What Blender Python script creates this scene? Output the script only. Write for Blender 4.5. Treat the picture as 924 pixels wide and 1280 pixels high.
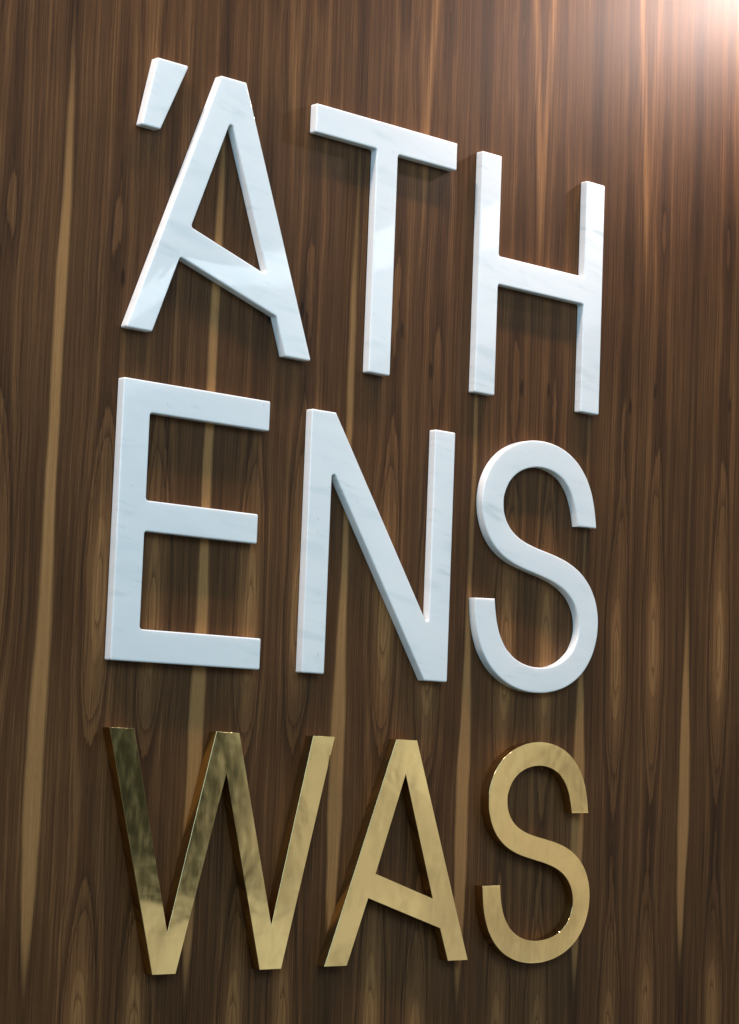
import bpy, bmesh, math
from mathutils import Vector, Matrix
from mathutils.geometry import tessellate_polygon

for o in list(bpy.data.objects):
    bpy.data.objects.remove(o, do_unlink=True)
scene = bpy.context.scene
COL = scene.collection
R = math.radians

# ------------------------------------------------------------------ camera
cam_data = bpy.data.cameras.new('camera')
cam = bpy.data.objects.new('camera', cam_data)
COL.objects.link(cam)
right = Vector((0.73471574, -0.67733875, 0.03748338))
up = Vector((-0.09670709, -0.04988852, 0.99406181))
fwd = Vector((0.67144659, 0.73397776, 0.10215734))
M = Matrix((right, up, -fwd)).transposed().to_4x4()
M.translation = Vector((-2.39181743, -3.28761854, -0.13711166))
cam.matrix_world = M
cam_data.sensor_fit = 'HORIZONTAL'
cam_data.sensor_width = 36.0
cam_data.lens = 2881.044 / 924.0 * 36.0
cam_data.clip_start = 0.05
cam_data.clip_end = 100.0
scene.camera = cam

# ------------------------------------------------------------------ dim room around the sign
world = bpy.data.worlds.new('World')
scene.world = world
world.use_nodes = True
wn = world.node_tree.nodes; wl = world.node_tree.links
wn.clear()
w_out = wn.new('ShaderNodeOutputWorld'); w_bg = wn.new('ShaderNodeBackground')
w_tc = wn.new('ShaderNodeTexCoord'); w_no = wn.new('ShaderNodeTexNoise'); w_cr = wn.new('ShaderNodeValToRGB')
w_no.inputs['Scale'].default_value = 9.0
w_no.inputs['Detail'].default_value = 2.0
w_cr.color_ramp.elements[0].position = 0.46
w_cr.color_ramp.elements[0].color = (0.014, 0.019, 0.016, 1)
w_cr.color_ramp.elements[1].position = 0.62
w_cr.color_ramp.elements[1].color = (0.27, 0.34, 0.31, 1)
w_mp = wn.new('ShaderNodeMapping'); w_mp.inputs['Location'].default_value = (1.3, 0.4, 0.9)
wl.new(w_tc.outputs['Generated'], w_mp.inputs['Vector'])
wl.new(w_mp.outputs[0], w_no.inputs['Vector'])
wl.new(w_no.outputs['Fac'], w_cr.inputs['Fac'])
wl.new(w_cr.outputs['Color'], w_bg.inputs['Color'])
wl.new(w_bg.outputs['Background'], w_out.inputs['Surface'])
w_bg.inputs['Strength'].default_value = 1.0

# ------------------------------------------------------------------ lamps
def aim(o, target):
    d = Vector(target) - o.location
    o.rotation_euler = d.to_track_quat('-Z', 'Y').to_euler()

def area(name, loc, target, sx, sy, radiance, color, spread=180):
    l = bpy.data.lights.new(name, 'AREA')
    l.shape = 'RECTANGLE'; l.size = sx; l.size_y = sy
    l.energy = radiance * math.pi * sx * sy
    l.color = color; l.spread = R(spread)
    o = bpy.data.objects.new(name, l); COL.objects.link(o)
    o.location = loc
    aim(o, target)
    return o

def spot(name, loc, target, power, color, angle, blend, size):
    l = bpy.data.lights.new(name, 'SPOT')
    l.energy = power; l.color = color
    l.spot_size = R(angle); l.spot_blend = blend; l.shadow_soft_size = size
    o = bpy.data.objects.new(name, l); COL.objects.link(o)
    o.location = loc
    aim(o, target)
    return o

COOL = (0.50, 0.78, 1.0)
WARM = (1.0, 0.78, 0.66)
# added fill lamps for the soft daylight of the room, one overhead
area('daylight_lamp', (-3.4, -3.0, 1.9), (0.6, 0.0, 0.70), 3.6, 2.6, 1.62, COOL, 110)
area('overhead_fill_lamp', (0.3, -4.0, 3.1), (0.7, 0.0, 0.80), 4.5, 2.4, 0.86, COOL, 90)
# tall window on the right-hand side of the room, mirrored in the polished faces
area('window_lamp', (4.0, -4.30, 1.94), (0.0, -4.30, 1.94), 5.4, 0.17, 4.2, (0.86, 0.95, 1.0))
area('window_lamp', (4.0, -4.30, 1.66), (0.0, -4.30, 1.66), 5.4, 0.37, 1.1, (0.86, 0.95, 1.0))
def uneven_panel(o, scale, lo, hi):  # uneven brightness added to the window panels to vary the brass reflections
    l = o.data; l.use_nodes = True
    n = l.node_tree.nodes; k = l.node_tree.links
    em = next(q for q in n if q.type == 'EMISSION')
    g = n.new('ShaderNodeNewGeometry'); no = n.new('ShaderNodeTexNoise'); mp = n.new('ShaderNodeMapRange'); sc = n.new('ShaderNodeVectorMath')
    sc.operation = 'MULTIPLY'; sc.inputs[1].default_value = (scale * l.size, scale * l.size_y, 1.0)
    k.new(g.outputs['Parametric'], sc.inputs[0]); k.new(sc.outputs[0], no.inputs['Vector'])
    no.inputs['Scale'].default_value = 1.0; no.inputs['Detail'].default_value = 2.0
    mp.inputs[1].default_value = 0.32; mp.inputs[2].default_value = 0.68
    mp.inputs[3].default_value = lo; mp.inputs[4].default_value = hi
    k.new(no.outputs['Fac'], mp.inputs[0]); k.new(mp.outputs[0], em.inputs['Strength'])

uneven_panel(area('window_lamp', (4.0, -4.38, 0.20), (0.0, -4.38, 0.20), 0.36, 2.1, 0.28, (1.0, 0.94, 0.82)), 3.0, 0.4, 1.5)
uneven_panel(area('window_lamp', (4.0, -3.60, 0.20), (0.0, -3.60, 0.20), 1.18, 2.1, 0.60, (1.0, 0.97, 0.87)), 2.4, 0.38, 1.5)
uneven_panel(area('window_lamp', (4.0, -2.30, 0.20), (0.0, -2.30, 0.20), 1.40, 2.1, 0.58, (1.0, 0.92, 0.78)), 2.4, 0.38, 1.5)
uneven_panel(area('window_lamp', (4.0, -4.10, -1.33), (0.0, -4.10, -1.33), 5.0, 0.96, 0.50, (1.0, 0.97, 0.88)), 2.4, 0.38, 1.5)
# warm downlights washing the wall from the ceiling
spot('downlight_lamp', (0.62, -0.58, 3.45), (0.62, 0.0, 0.75), 190, WARM, 70, 0.8, 0.07)
spot('downlight_lamp', (-0.62, -0.58, 3.45), (-0.50, 0.0, 0.75), 95, WARM, 70, 0.8, 0.06)
spot('downlight_lamp', (-1.86, -0.46, 3.45), (-0.30, -0.1, 0.55), 380, WARM, 60, 0.9, 0.14)
spot('downlight_lamp', (1.62, -0.56, 3.45), (1.48, 0.0, 1.70), 430, (1.0, 0.75, 0.65), 50, 1.0, 0.06)
spot('downlight_lamp', (2.52, -0.55, 2.03), (1.84, 0.0, 1.72), 240, (1.0, 0.79, 0.73), 60, 1.0, 0.08)  # added low spot, aimed sideways to make the glow in the corner

scene.view_settings.view_transform = 'Standard'
scene.view_settings.look = 'None'
scene.view_settings.exposure = 0.0
scene.view_settings.gamma = 1.0
scene.render.engine = 'CYCLES'
scene.render.resolution_x = 739
scene.render.resolution_y = 1024

# ------------------------------------------------------------------ node helper
class NT:
    def __init__(self, name):
        self.mat = bpy.data.materials.new(name)
        self.mat.use_nodes = True
        self.t = self.mat.node_tree; self.n = self.t.nodes; self.l = self.t.links
        self.n.clear()
        self.out = self.n.new('ShaderNodeOutputMaterial')
        self.b = self.n.new('ShaderNodeBsdfPrincipled')
        self.l.new(self.b.outputs[0], self.out.inputs['Surface'])
    def put(self, sock, v):
        if isinstance(v, bpy.types.NodeSocket): self.l.new(v, sock)
        else: sock.default_value = v
    def m(self, op, a, b=0.0, c=0.0, clamp=False):
        n = self.n.new('ShaderNodeMath'); n.operation = op; n.use_clamp = clamp
        self.put(n.inputs[0], a); self.put(n.inputs[1], b); self.put(n.inputs[2], c)
        return n.outputs[0]
    def xyz(self, v):
        n = self.n.new('ShaderNodeSeparateXYZ'); self.l.new(v, n.inputs[0]); return n.outputs
    def vec(self, x, y, z):
        n = self.n.new('ShaderNodeCombineXYZ')
        for i, v in enumerate((x, y, z)): self.put(n.inputs[i], v)
        return n.outputs[0]
    def noise(self, vec, scale=1.0, detail=2.0, rough=0.5, dist=0.0):
        n = self.n.new('ShaderNodeTexNoise')
        self.l.new(vec, n.inputs['Vector'])
        n.inputs['Scale'].default_value = scale; n.inputs['Detail'].default_value = detail
        n.inputs['Roughness'].default_value = rough; n.inputs['Distortion'].default_value = dist
        return n.outputs['Fac']
    def noise1(self, w, scale=1.0, detail=2.0, rough=0.5):
        n = self.n.new('ShaderNodeTexNoise'); n.noise_dimensions = '1D'
        self.l.new(w, n.inputs['W'])
        n.inputs['Scale'].default_value = scale; n.inputs['Detail'].default_value = detail
        n.inputs['Roughness'].default_value = rough
        return n.outputs['Fac']
    def ramp(self, f, stops, interp='LINEAR'):
        n = self.n.new('ShaderNodeValToRGB'); n.color_ramp.interpolation = interp
        self.put(n.inputs[0], f)
        e = n.color_ramp.elements
        while len(e) < len(stops): e.new(0.5)
        for i, (p, c) in enumerate(stops):
            e[i].position = p
            e[i].color = (c, c, c, 1) if not isinstance(c, tuple) else (*c, 1)
        return n.outputs[0]
    def mix(self, f, a, b, mode='MIX'):
        n = self.n.new('ShaderNodeMix'); n.data_type = 'RGBA'; n.blend_type = mode
        self.put(n.inputs[0], f)
        for s, v in ((n.inputs[6], a), (n.inputs[7], b)):
            if isinstance(v, tuple): v = (*v, 1)
            self.put(s, v)
        return n.outputs[2]
    def smooth(self, v, a, b, lo=0.0, hi=1.0):
        n = self.n.new('ShaderNodeMapRange'); n.interpolation_type = 'SMOOTHSTEP'
        self.put(n.inputs[0], v); self.put(n.inputs[1], a); self.put(n.inputs[2], b)
        n.inputs[3].default_value = lo; n.inputs[4].default_value = hi
        return n.outputs[0]
    def bump(self, h, strength, dist):
        n = self.n.new('ShaderNodeBump')
        self.l.new(h, n.inputs['Height'])
        n.inputs['Strength'].default_value = strength; n.inputs['Distance'].default_value = dist
        self.l.new(n.outputs[0], self.b.inputs['Normal'])
    def pos(self):
        return self.n.new('ShaderNodeNewGeometry').outputs['Position']

# ------------------------------------------------------------------ walnut veneer
def walnut():
    t = NT('walnut_veneer')
    x, y, z = t.xyz(t.pos())
    P = 0.3432; X0 = -0.1315
    # gentle wander of the grain
    wv = t.noise(t.vec(t.m('MULTIPLY', x, 1.2), 0.0, t.m('MULTIPLY', z, 1.7)), 1.0, 3.0)
    xw = t.m('ADD', x, t.m('MULTIPLY', t.m('SUBTRACT', wv, 0.5), 0.022))
    xs = t.m('SUBTRACT', xw, X0)
    u = t.m('PINGPONG', xs, P / 2)                      # 0 at the sapwood seam, P/2 at the book-match line
    leaf = t.m('FLOOR', t.m('DIVIDE', xs, P / 2))
    seam = t.m('ROUND', t.m('DIVIDE', xs, P))
    wh = t.n.new('ShaderNodeTexWhiteNoise'); wh.noise_dimensions = '1D'; t.put(wh.inputs['W'], t.m('ADD', seam, 0.3))
    wh2 = t.n.new('ShaderNodeTexWhiteNoise'); wh2.noise_dimensions = '1D'; t.put(wh2.inputs['W'], t.m('ADD', leaf, 40.7))
    zz = t.m('ADD', z, t.m('MULTIPLY', t.m('SUBTRACT', wh.outputs['Value'], 0.5), 0.07))
    # --- cathedral figure
    uc = 0.112
    wob = t.noise(t.vec(t.m('MULTIPLY', u, 9.0), t.m('MULTIPLY', seam, 0.12), t.m('MULTIPLY', zz, 2.2)), 1.0, 4.0, 0.5)
    h = t.m('MULTIPLY', t.m('SINE', t.m('MULTIPLY', t.m('SUBTRACT', t.m('MINIMUM', zz, 0.50), 0.10), 2 * math.pi / 1.62)), 0.036)
    a = t.m('SUBTRACT', u, uc)
    r = t.m('SQRT', t.m('ADD', t.m('ADD', t.m('MULTIPLY', a, a), 0.00006), t.m('MULTIPLY', h, h)))
    r = t.m('ADD', r, t.m('MULTIPLY', t.m('SUBTRACT', wob, 0.5), 0.026))
    fine = t.noise(t.vec(t.m('MULTIPLY', xw, 330.0), 0.0, t.m('MULTIPLY', z, 5.0)), 1.0, 3.0, 0.65)
    r = t.m('ADD', r, t.m('MULTIPLY', t.m('SUBTRACT', fine, 0.5), 0.0035))
    jit = t.noise1(t.m('ADD', r, 3.1), 38.0, 2.0, 0.5)
    rr = t.m('ADD', t.m('MULTIPLY', r, 118.0), t.m('MULTIPLY', jit, 3.2))
    rf = t.m('FRACT', rr)
    rid = t.m('FLOOR', rr)
    rk = t.n.new('ShaderNodeTexWhiteNoise'); rk.noise_dimensions = '1D'; t.put(rk.inputs['W'], rid)
    late = t.m('MULTIPLY', t.m('POWER', t.m('SUBTRACT', 1.0, rf), 3.2), t.smooth(rf, 0.0, 0.06))   # sharp inside, fading outwards
    late = t.m('MULTIPLY', late, t.m('ADD', 0.35, t.m('MULTIPLY', rk.outputs['Value'], 0.65)))
    broad = t.noise1(t.m('ADD', r, 7.7), 36.0, 1.0, 0.5)
    # --- straight fibres (mirrored with the leaves) and pores (not mirrored)
    fib = t.noise(t.vec(t.m('MULTIPLY', u, 210.0), t.m('MULTIPLY', seam, 0.35), t.m('MULTIPLY', zz, 1.3)), 1.0, 3.0, 0.6)
    pore = t.noise(t.vec(t.m('MULTIPLY', xw, 1100.0), 0.0, t.m('MULTIPLY', z, 42.0)), 1.0, 1.0, 0.5)
    cloud = t.noise(t.vec(t.m('MULTIPLY', x, 5.0), 0.0, t.m('MULTIPLY', z, 2.2)), 1.0, 3.0, 0.5)
    v = t.m('MULTIPLY', late, t.smooth(r, 0.030, 0.060, -0.46, -0.20))
    v = t.m('ADD', v, t.m('MULTIPLY', t.m('SUBTRACT', broad, 0.5), 0.32))
    v = t.m('ADD', v, t.m('MULTIPLY', t.m('SUBTRACT', fib, 0.5), 0.50))
    v = t.m('ADD', v, t.m('MULTIPLY', t.m('SUBTRACT', fine, 0.5), 0.68))
    knot = t.m('ADD', t.m('POWER', t.m('DIVIDE', t.m('SUBTRACT', u, 0.131), 0.0035), 2.0), t.m('POWER', t.m('DIVIDE', t.m('SUBTRACT', zz, 0.655), 0.013), 2.0))
    v = t.m('ADD', v, t.smooth(knot, 0.0, 3.0, -0.30, 0.0))
    v = t.m('ADD', v, t.m('MULTIPLY', t.m('SUBTRACT', cloud, 0.5), 0.35))
    # paler heart of the cathedrals, darker heartwood beside the sapwood
    v = t.m('ADD', v, t.smooth(r, 0.010, 0.036, 0.30, 0.0))
    v = t.m('ADD', v, t.smooth(u, 0.012, 0.060, -0.16, 0.0))
    v = t.m('ADD', v, t.m('MULTIPLY', t.m('SUBTRACT', wh2.outputs['Value'], 0.5), 0.09))
    # pale bands that close to a point on the book-match line, high on the wall
    cc = t.m('SUBTRACT', P / 2, u)
    dz = t.m('SUBTRACT', zz, 1.02)
    c0 = t.m('MULTIPLY', dz, 0.055)
    vb = t.m('MULTIPLY', t.smooth(t.m('ABSOLUTE', t.m('SUBTRACT', cc, c0)), 0.002, 0.016, 0.36, 0.0), t.m('MULTIPLY', t.smooth(dz, -0.28, 0.02), t.m('ADD', 0.35, t.m('MULTIPLY', wh.outputs['Value'], 0.65))))
    v = t.m('ADD', v, vb)
    v = t.m('ADD', v, 0.55)
    col = t.ramp(v, [(0.0, (0.018, 0.0076, 0.0031)), (0.28, (0.055, 0.0233, 0.0093)),
                     (0.52, (0.104, 0.0446, 0.0168)), (0.78, (0.205, 0.092, 0.034)), (1.0, (0.325, 0.158, 0.057))])
    # --- sapwood stripe on every second seam
    zf = t.m('DIVIDE', t.m('ADD', zz, 0.9), 2.2)        # z -0.9 .. 1.3 -> 0..1
    def st(pts): return [((q + 0.9) / 2.2, w * 10) for q, w in pts]
    upper = t.ramp(zf, st([(-0.15, 0.0), (0.05, 0.022), (0.30, 0.026), (0.66, 0.026), (0.92, 0.015), (1.14, 0.002), (1.2, 0.0)]))
    lower = t.ramp(zf, st([(-0.70, 0.0), (-0.60, 0.006), (-0.44, 0.030), (-0.30, 0.043), (-0.12, 0.036), (0.05, 0.012), (0.25, 0.0)]))
    scl = t.smooth(seam, -0.5, 5.0, 1.0, 0.28)
    w = t.m('MULTIPLY', t.m('ADD', t.m('MULTIPLY', upper, scl), lower), 0.1)
    wn2 = t.noise(t.vec(t.m('MULTIPLY', seam, 3.7), 0.0, t.m('MULTIPLY', z, 3.5)), 1.0, 3.0, 0.6)
    w = t.m('MULTIPLY', w, t.m('ADD', 0.62, t.m('MULTIPLY', wn2, 0.42)))
    edge = t.m('SUBTRACT', t.m('MULTIPLY', w, 0.5), u)
    edge = t.m('ADD', edge, t.m('MULTIPLY', t.m('SUBTRACT', fine, 0.5), 0.0028))
    mask = t.m('MULTIPLY', t.smooth(edge, -0.0048, 0.0042), t.smooth(w, 0.0, 0.020, 0.0, 0.95))
    sap_f = t.m('ADD', t.m('ADD', 0.5, t.m('MULTIPLY', t.m('SUBTRACT', fine, 0.5), 0.9)), t.m('MULTIPLY', t.m('SUBTRACT', fib, 0.5), 0.5))
    sap = t.ramp(sap_f, [(0.15, (0.23, 0.106, 0.037)), (0.5, (0.34, 0.168, 0.061)), (0.9, (0.43, 0.225, 0.088))])
    col = t.mix(mask, col, sap)
    # pores: short dark dashes along the grain
    pm = t.smooth(pore, 0.56, 0.72, 0.0, 0.42)
    col = t.mix(pm, col, t.mix(1.0, col, (0.45, 0.42, 0.40), 'MULTIPLY'))
    t.put(t.b.inputs['Base Color'], col)
    t.put(t.b.inputs['Roughness'], t.m('ADD', 0.38, t.m('MULTIPLY', fine, 0.16)))
    t.b.inputs['Specular IOR Level'].default_value = 0.13
    t.bump(t.m('SUBTRACT', fine, t.m('MULTIPLY', pm, 0.8)), 0.10, 0.0006)
    return t.mat

# ------------------------------------------------------------------ polished white marble
def marble():
    t = NT('white_marble')
    p = t.pos()
    x, y, z = t.xyz(p)
    oi = t.n.new('ShaderNodeObjectInfo')
    rnd = t.m('MULTIPLY', oi.outputs['Random'], 37.0)
    # veins run almost level, drifting down to the right
    s = t.m('ADD', z, t.m('MULTIPLY', x, 0.14))
    q = t.vec(t.m('ADD', t.m('MULTIPLY', x, 5.5), rnd), t.m('MULTIPLY', y, 12.0), t.m('MULTIPLY', s, 30.0))
    big = t.noise(q, 1.0, 3.0, 0.5, 0.3)
    vein_src = t.noise(t.vec(t.m('ADD', t.m('MULTIPLY', x, 9.0), rnd), t.m('MULTIPLY', y, 9.0), t.m('MULTIPLY', s, 62.0)), 1.0, 4.0, 0.58, 0.35)
    patch = t.noise(t.vec(t.m('ADD', t.m('MULTIPLY', x, 6.0), rnd), 3.0, t.m('MULTIPLY', s, 11.0)), 1.0, 2.0, 0.5)
    vein = t.m('MULTIPLY', t.smooth(vein_src, 0.52, 0.70), t.smooth(patch, 0.46, 0.66))
    speck = t.smooth(t.noise(p, 70.0, 2.0, 0.5), 0.735, 0.78)
    col = t.ramp(big, [(0.26, (0.75, 0.79, 0.80)), (0.42, (0.84, 0.855, 0.86)), (0.75, (0.875, 0.88, 0.88))])
    col = t.mix(t.m('MULTIPLY', vein, 0.36), col, (0.43, 0.52, 0.53))
    col = t.mix(t.m('MULTIPLY', speck, 0.35), col, (0.45, 0.47, 0.47))
    t.put(t.b.inputs['Base Color'], col)
    t.b.inputs['Roughness'].default_value = 0.04
    t.b.inputs['IOR'].default_value = 1.5
    t.b.inputs['Subsurface Weight'].default_value = 0.35
    t.b.inputs['Subsurface Radius'].default_value = (1.0, 0.85, 0.75)
    t.b.inputs['Subsurface Scale'].default_value = 0.010
    wav = t.noise(p, 26.0, 2.0, 0.5)
    t.bump(wav, 0.15, 0.0005)
    return t.mat

# ------------------------------------------------------------------ hand-polished brass
def brass(name, rough, wave, tint):
    t = NT(name)
    p = t.pos()
    x, y, z = t.xyz(p)
    lo = t.noise(p, 11.0, 2.0, 0.45, 0.3)
    mid = t.noise(t.vec(t.m('MULTIPLY', x, 16.0), t.m('MULTIPLY', y, 20.0), t.m('MULTIPLY', z, 52.0)), 1.0, 1.0, 0.5, 0.4)
    smear = t.noise(t.vec(t.m('MULTIPLY', x, 60.0), 0.0, t.m('MULTIPLY', z, 18.0)), 1.0, 4.0, 0.6)
    scr = t.noise(t.vec(t.m('MULTIPLY', x, 900.0), t.m('MULTIPLY', y, 500.0), t.m('MULTIPLY', z, 60.0)), 1.0, 2.0, 0.5)
    c = t.ramp(smear, [(0.3, tuple(k * 0.88 for k in tint)), (0.7, tint)])
    t.put(t.b.inputs['Base Color'], c)
    t.b.inputs['Metallic'].default_value = 1.0
    t.put(t.b.inputs['Roughness'], t.m('ADD', rough, t.m('MULTIPLY', t.smooth(smear, 0.42, 0.75), 0.06)))
    hgt = t.m('ADD', t.m('MULTIPLY', lo, 1.0), t.m('ADD', t.m('MULTIPLY', mid, 0.03), t.m('MULTIPLY', scr, 0.010)))
    t.bump(hgt, 1.0, wave)
    return t.mat

WALNUT = walnut()
MARBLE = marble()
BRASS_FACE = brass('brass_face', 0.10, 0.0011, (0.83, 0.635, 0.31))
BRASS_SIDE = brass('brass_side', 0.16, 0.0008, (0.56, 0.38, 0.15))  # duller brass, tinted darker to deepen the dark wall reflected there

# ------------------------------------------------------------------ mesh helpers
def link(name, mesh, mat, parent=None):
    o = bpy.data.objects.new(name, mesh)
    mesh.materials.append(mat)
    COL.objects.link(o)
    o.parent = parent
    return o

def finish(name, verts, faces, angle=35):
    me = bpy.data.meshes.new(name)
    me.from_pydata(verts, [], faces)
    bm = bmesh.new(); bm.from_mesh(me)
    bmesh.ops.recalc_face_normals(bm, faces=bm.faces)
    bm.to_mesh(me); bm.free()
    for p in me.polygons: p.use_smooth = True
    me.set_sharp_from_angle(angle=R(angle))
    return me

def ccw(poly, want=True):
    s = sum(poly[i - 1][0] * poly[i][1] - poly[i][0] * poly[i - 1][1] for i in range(len(poly)))
    return poly if (s > 0) == want else poly[::-1]

def fillet(poly, r_in, r_out, seg=5):
    """Round the corners; poly runs with the material on its left."""
    out = []
    n = len(poly)
    for i in range(n):
        a, b, c = Vector(poly[i - 1]), Vector(poly[i]), Vector(poly[(i + 1) % n])
        d0 = (a - b); d1 = (c - b)
        l0, l1 = d0.length, d1.length
        d0.normalize(); d1.normalize()
        ang = d0.angle(d1)
        turn = (-d0.x) * d1.y - (-d0.y) * d1.x
        r = r_out if turn > 0 else r_in
        if ang > R(165) or r <= 0:
            out.append((b.x, b.y)); continue
        tl = min(r / math.tan(ang / 2), 0.45 * l0, 0.45 * l1)
        r = tl * math.tan(ang / 2)
        p0 = b + d0 * tl; p1 = b + d1 * tl
        cen = b + (d0 + d1).normalized() * (r / math.sin(ang / 2))
        a0 = math.atan2(p0.y - cen.y, p0.x - cen.x); a1 = math.atan2(p1.y - cen.y, p1.x - cen.x)
        da = (a1 - a0 + math.pi) % (2 * math.pi) - math.pi
        for k in range(seg + 1):
            q = a0 + da * k / seg
            out.append((cen.x + r * math.cos(q), cen.y + r * math.sin(q)))
    return out

def inset(poly, d):
    """Move an outline into its material by d (mitred)."""
    n = len(poly); out = []
    for i in range(n):
        a, b, c = Vector(poly[i - 1]), Vector(poly[i]), Vector(poly[(i + 1) % n])
        e0 = (b - a).normalized(); e1 = (c - b).normalized()
        n0 = Vector((-e0.y, e0.x)); n1 = Vector((-e1.y, e1.x))
        m = n0 + n1
        k = d / max(0.3, 1 + n0.dot(n1))
        out.append((b.x + m.x * k, b.y + m.y * k))
    return out

def slab(name, loops, y_back, y_front, rnd, seg=4, back=True, front=True):
    """Solid letter: outlines in (x, z), from the wall (y_back) to its front (y_front, more negative)."""
    levels = [(y_back, 0.0)]
    if rnd > 0:
        for k in range(seg + 1):
            q = math.pi / 2 * k / seg
            levels.append((y_front + rnd - rnd * math.sin(q), rnd * (1 - math.cos(q))))
    else:
        levels.append((y_front, 0.0))
    verts = []; faces = []; rings = []
    for y, d in levels:
        ring = []
        for lp in loops:
            pts = inset(lp, d) if d > 0 else lp
            s = len(verts)
            verts += [(px, y, pz) for px, pz in pts]
            ring.append((s, len(pts)))
        rings.append(ring)
    for r0, r1 in zip(rings, rings[1:]):
        for (s0, n), (s1, _) in zip(r0, r1):
            for i in range(n):
                j = (i + 1) % n
                faces.append((s0 + i, s0 + j, s1 + j, s1 + i))
    def cap(ring):
        ids = [k for s, n in ring for k in range(s, s + n)]
        tri = tessellate_polygon([[Vector((verts[k][0], verts[k][2], 0)) for k in range(s, s + n)] for s, n in ring])
        for tr in tri: faces.append(tuple(ids[k] for k in tr))
    if front: cap(rings[-1])
    if back: cap(rings[0])
    return finish(name, verts, faces)

def tag(o, label, cat, group=None, kind=None):
    o['label'] = label; o['category'] = cat
    if group: o['group'] = group
    if kind: o['kind'] = kind

T_MARBLE = 0.01885
T_BRASS = 0.02332

# ------------------------------------------------------------------ wall
def build_wall():
    me = bpy.data.meshes.new('wall')
    bm = bmesh.new()
    x0, x1, z0, z1, d = -4.0, 4.6, -1.7, 3.6, 0.04
    v = [bm.verts.new(q) for q in ((x0, 0, z0), (x1, 0, z0), (x1, 0, z1), (x0, 0, z1),
                                   (x0, d, z0), (x1, d, z0), (x1, d, z1), (x0, d, z1))]
    for f in ((0, 1, 2, 3), (5, 4, 7, 6), (4, 0, 3, 7), (1, 5, 6, 2), (3, 2, 6, 7), (4, 5, 1, 0)):
        bm.faces.new([v[i] for i in f])
    bm.to_mesh(me); bm.free()
    o = link('wall', me, WALNUT)
    o['kind'] = 'structure'
    o['label'] = 'book-matched walnut veneer wall with pale sapwood stripes behind the letters'
    return o
build_wall()

# ------------------------------------------------------------------ letters
Z1T, Z1B = 1.0891, 0.5898
S_mA = [(1.2541,0.3463),(1.2501,0.3714),(1.2445,0.3960),(1.2364,0.4196),(1.2249,0.4416),(1.2154,0.4550),(1.1984,0.4728),(1.1785,0.4875),(1.1563,0.4988),(1.1326,0.5066),(1.1078,0.5113),(1.0826,0.5130),(1.0573,0.5119),(1.0323,0.5078),(1.0161,0.5035),(0.9925,0.4945),(0.9703,0.4825),(0.9504,0.4673),(0.9334,0.4492),(0.9202,0.4282),(0.9115,0.4051),(0.9076,0.3806),(0.9087,0.3557),(0.9121,0.3395),(0.9211,0.3164),(0.9345,0.2959),(0.9518,0.2786),(0.9723,0.2649),(0.9950,0.2546),(1.0191,0.2469),(1.0439,0.2409),(1.0690,0.2357),(1.0941,0.2304),(1.1108,0.2263),(1.1352,0.2188),(1.1583,0.2085),(1.1785,0.1947),(1.1944,0.1769),(1.2044,0.1555),(1.2076,0.1322),(1.2036,0.1089),(1.1929,0.0876),(1.1824,0.0754),(1.1629,0.0608),(1.1400,0.0506),(1.1152,0.0447),(1.0896,0.0425),(1.0640,0.0439),(1.0393,0.0490),(1.0163,0.0581),(0.9962,0.0716),(0.9849,0.0829),(0.9714,0.1029),(0.9623,0.1257),(0.9566,0.1503),(0.9529,0.1757)]
S_mB = [(1.1962,0.3453),(1.1904,0.3703),(1.1824,0.3941),(1.1708,0.4154),(1.1550,0.4329),(1.1421,0.4421),(1.1200,0.4518),(1.0956,0.4566),(1.0701,0.4570),(1.0449,0.4532),(1.0210,0.4449),(1.0000,0.4320),(0.9834,0.4145),(0.9730,0.3934),(0.9700,0.3782),(0.9720,0.3554),(0.9816,0.3348),(0.9977,0.3179),(1.0185,0.3053),(1.0421,0.2964),(1.0669,0.2900),(1.0922,0.2849),(1.1173,0.2801),(1.1339,0.2765),(1.1583,0.2701),(1.1820,0.2616),(1.2043,0.2505),(1.2244,0.2361),(1.2415,0.2186),(1.2547,0.1981),(1.2634,0.1752),(1.2674,0.1508),(1.2667,0.1259),(1.2639,0.1095),(1.2562,0.0857),(1.2446,0.0638),(1.2294,0.0443),(1.2110,0.0278),(1.1901,0.0145),(1.1673,0.0042),(1.1433,-0.0030),(1.1185,-0.0076),(1.1018,-0.0093),(1.0766,-0.0098),(1.0514,-0.0080),(1.0267,-0.0036),(1.0027,0.0035),(0.9799,0.0137),(0.9589,0.0269),(0.9405,0.0433),(0.9251,0.0625),(0.9168,0.0766),(0.9072,0.0993),(0.9010,0.1234),(0.8973,0.1483),(0.8952,0.1735)]
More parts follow.
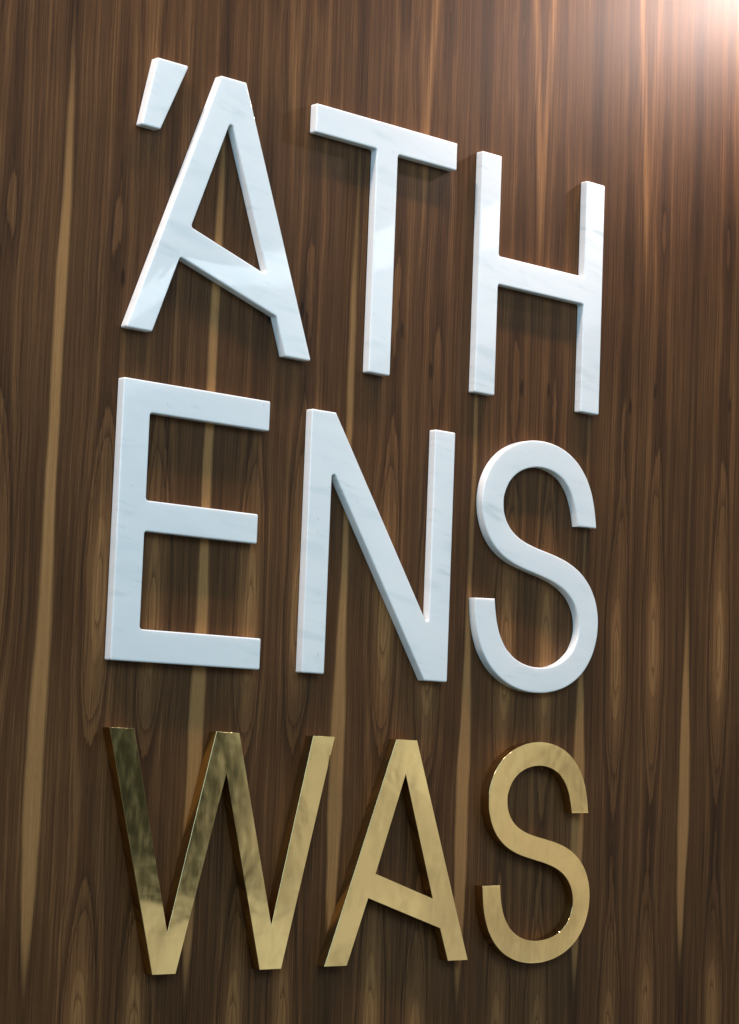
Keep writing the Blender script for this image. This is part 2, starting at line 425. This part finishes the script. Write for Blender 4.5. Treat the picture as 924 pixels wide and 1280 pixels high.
S_bA = [(1.2479,-0.2540),(1.2445,-0.2323),(1.2399,-0.2111),(1.2330,-0.1908),(1.2233,-0.1719),(1.2151,-0.1603),(1.2005,-0.1449),(1.1834,-0.1323),(1.1643,-0.1226),(1.1439,-0.1157),(1.1225,-0.1116),(1.1008,-0.1100),(1.0790,-0.1108),(1.0575,-0.1141),(1.0434,-0.1176),(1.0230,-0.1251),(1.0038,-0.1352),(0.9865,-0.1481),(0.9717,-0.1636),(0.9602,-0.1815),(0.9526,-0.2013),(0.9490,-0.2224),(0.9496,-0.2438),(0.9523,-0.2578),(0.9597,-0.2778),(0.9709,-0.2957),(0.9855,-0.3109),(1.0028,-0.3231),(1.0222,-0.3325),(1.0428,-0.3396),(1.0640,-0.3451),(1.0855,-0.3499),(1.1072,-0.3545),(1.1215,-0.3580),(1.1427,-0.3642),(1.1628,-0.3725),(1.1807,-0.3839),(1.1949,-0.3988),(1.2041,-0.4168),(1.2073,-0.4367),(1.2043,-0.4566),(1.1952,-0.4748),(1.1863,-0.4852),(1.1694,-0.4977),(1.1496,-0.5063),(1.1281,-0.5115),(1.1060,-0.5136),(1.0840,-0.5127),(1.0626,-0.5086),(1.0427,-0.5010),(1.0253,-0.4896),(1.0156,-0.4799),(1.0041,-0.4628),(0.9965,-0.4431),(0.9919,-0.4219),(0.9890,-0.3999)]
S_bB = [(1.1967,-0.2547),(1.1919,-0.2332),(1.1852,-0.2128),(1.1753,-0.1945),(1.1616,-0.1796),(1.1505,-0.1718),(1.1314,-0.1636),(1.1104,-0.1594),(1.0885,-0.1591),(1.0668,-0.1624),(1.0463,-0.1696),(1.0283,-0.1808),(1.0143,-0.1959),(1.0055,-0.2140),(1.0031,-0.2270),(1.0052,-0.2465),(1.0137,-0.2640),(1.0278,-0.2783),(1.0459,-0.2889),(1.0662,-0.2964),(1.0876,-0.3018),(1.1093,-0.3062),(1.1308,-0.3105),(1.1451,-0.3136),(1.1661,-0.3193),(1.1864,-0.3267),(1.2055,-0.3364),(1.2227,-0.3487),(1.2372,-0.3639),(1.2483,-0.3816),(1.2556,-0.4013),(1.2588,-0.4223),(1.2580,-0.4436),(1.2554,-0.4577),(1.2485,-0.4779),(1.2381,-0.4965),(1.2247,-0.5129),(1.2086,-0.5266),(1.1903,-0.5378),(1.1706,-0.5464),(1.1499,-0.5527),(1.1286,-0.5568),(1.1143,-0.5584),(1.0926,-0.5591),(1.0710,-0.5577),(1.0498,-0.5541),(1.0291,-0.5479),(1.0096,-0.5392),(0.9918,-0.5276),(0.9762,-0.5134),(0.9634,-0.4967),(0.9564,-0.4844),(0.9485,-0.4647),(0.9433,-0.4440),(0.9403,-0.4226),(0.9384,-0.4009)]

def spline(p, k=4):
    """Catmull-Rom through the traced points of a curved stroke."""
    q = [Vector(v) for v in p]
    q = [2 * q[0] - q[1]] + q + [2 * q[-1] - q[-2]]
    out = []
    for i in range(1, len(q) - 2):
        a, b, c, d = q[i - 1:i + 3]
        for j in range(k):
            t = j / k
            v = 0.5 * (2 * b + (c - a) * t + (2 * a - 5 * b + 4 * c - d) * t * t + (3 * b - a - 3 * c + d) * t ** 3)
            out.append((v.x, v.y))
    return out + [tuple(q[-2])]

def marble_letter(name, label, outer, holes=(), group='white marble letters', r_in=0.0055):
    loops = [fillet(ccw(outer, True), r_in, 0.0032)]
    loops += [fillet(ccw(h, False), r_in, 0.0032) for h in holes]
    me = slab(name, loops, -0.0012, -T_MARBLE, 0.0026)
    o = link(name, me, MARBLE)
    wn_ = o.modifiers.new('weighted normals', 'WEIGHTED_NORMAL'); wn_.keep_sharp = True
    tag(o, label, 'letter', group)
    return o

def smooth_marble(name, label, outer):
    me = slab(name, [ccw(outer, True)], -0.0012, -T_MARBLE, 0.0026)
    o = link(name, me, MARBLE)
    wn_ = o.modifiers.new('weighted normals', 'WEIGHTED_NORMAL'); wn_.keep_sharp = True
    tag(o, label, 'letter', 'white marble letters')
    return o

marble_letter('marble_apostrophe', 'small tapered white marble apostrophe at top left, before the letter A',
              [(0.0395, Z1T), (0.1115, Z1T), (0.0536, 0.9592), (0.0112, 0.9592)])
marble_letter('marble_letter', 'white marble letter A with slanted crossbar, beside the apostrophe',
              [(-0.0013, Z1B), (0.1872, Z1T), (0.2477, Z1T), (0.4341, Z1B), (0.3700, Z1B), (0.3441, 0.6619), (0.1118, 0.7354), (0.0568, Z1B)],
              [[(0.2160, 1.0120), (0.1335, 0.7944), (0.3185, 0.7358)]])
marble_letter('marble_letter', 'white marble letter T in the top row, between A and H',
              [(0.4227, Z1T), (0.8027, Z1T), (0.8027, 1.0328), (0.6395, 1.0328), (0.6395, Z1B), (0.5830, Z1B), (0.5830, 1.0328), (0.4227, 1.0328)])
marble_letter('marble_letter', 'white marble letter H ending the top row',
              [(0.8751, Z1T), (0.9325, Z1T), (0.9325, 0.8798), (1.1934, 0.8798), (1.1934, Z1T), (1.2515, Z1T),
               (1.2515, Z1B), (1.1934, Z1B), (1.1934, 0.8211), (0.9325, 0.8211), (0.9325, Z1B), (0.8751, Z1B)])
marble_letter('marble_letter', 'white marble letter E starting the middle row',
              [(0, 0), (0, 0.5), (0.3387, 0.5), (0.3387, 0.4439), (0.0609, 0.4439), (0.0609, 0.2866), (0.3204, 0.2866), (0.3204, 0.2316),
               (0.0609, 0.2316), (0.0609, 0.0578), (0.3396, 0.0578), (0.3396, 0)])
marble_letter('marble_letter', 'white marble letter N in the middle row, between E and S',
              [(0.4423, 0), (0.4423, 0.5), (0.5033, 0.5), (0.7690, 0.1050), (0.7690, 0.5), (0.8247, 0.5), (0.8247, 0), (0.7616, 0), (0.4985, 0.3930), (0.4985, 0)])
smooth_marble('marble_letter', 'curved white marble letter S ending the middle row', spline(S_mA) + spline(S_mB)[::-1])

def brass_letter(label, outer, holes=(), face_outer=None, round_edges=False):
    root = bpy.data.objects.new('brass_letter', None)
    COL.objects.link(root)
    tag(root, label, 'letter', 'polished brass letters')
    loops = [ccw(outer, True)] + [ccw(h, False) for h in holes]
    ret = slab('side_return', [inset(l, 0.0004) for l in loops], -0.0012, -T_BRASS + 0.0012, 0.0)
    link('side_return', ret, BRASS_SIDE, root)
    fl = [ccw(face_outer or outer, True)] + [ccw(h, False) for h in holes]
    face = slab('front_face', fl, -T_BRASS + 0.00145, -T_BRASS, 0.0008, seg=3)
    f = link('front_face', face, BRASS_FACE, root)
    wn_ = f.modifiers.new('weighted normals', 'WEIGHTED_NORMAL'); wn_.keep_sharp = True
    return root

Z3T, Z3B = -0.1167, -0.5460
W = [(0.0021, Z3T), (0.0553, Z3T), (0.1490, -0.4735), (0.2402, Z3T), (0.2941, Z3T), (0.3893, -0.4665), (0.4735, Z3T), (0.5279, Z3T),
     (0.4172, Z3B), (0.3653, Z3B), (0.2677, -0.1902), (0.1718, Z3B), (0.1196, Z3B)]
WF = W[:8] + [(0.5190, -0.1520), (0.5146, -0.1524), (0.5140, -0.1700)] + W[8:]
brass_letter('polished brass letter W starting the bottom row, with dark patches in its shine', W, face_outer=WF)
brass_letter('polished brass letter A with slanted crossbar in the bottom row, between W and S',
             [(0.5236, Z3B), (0.6881, Z3T), (0.7435, Z3T), (0.9038, Z3B), (0.8480, Z3B), (0.8235, -0.4820), (0.6290, -0.4207), (0.5803, Z3B)],
             [[(0.7160, -0.1836), (0.6463, -0.3743), (0.8003, -0.4234)]])
brass_letter('curved polished brass letter S ending the bottom row', spline(S_bA) + spline(S_bB)[::-1])
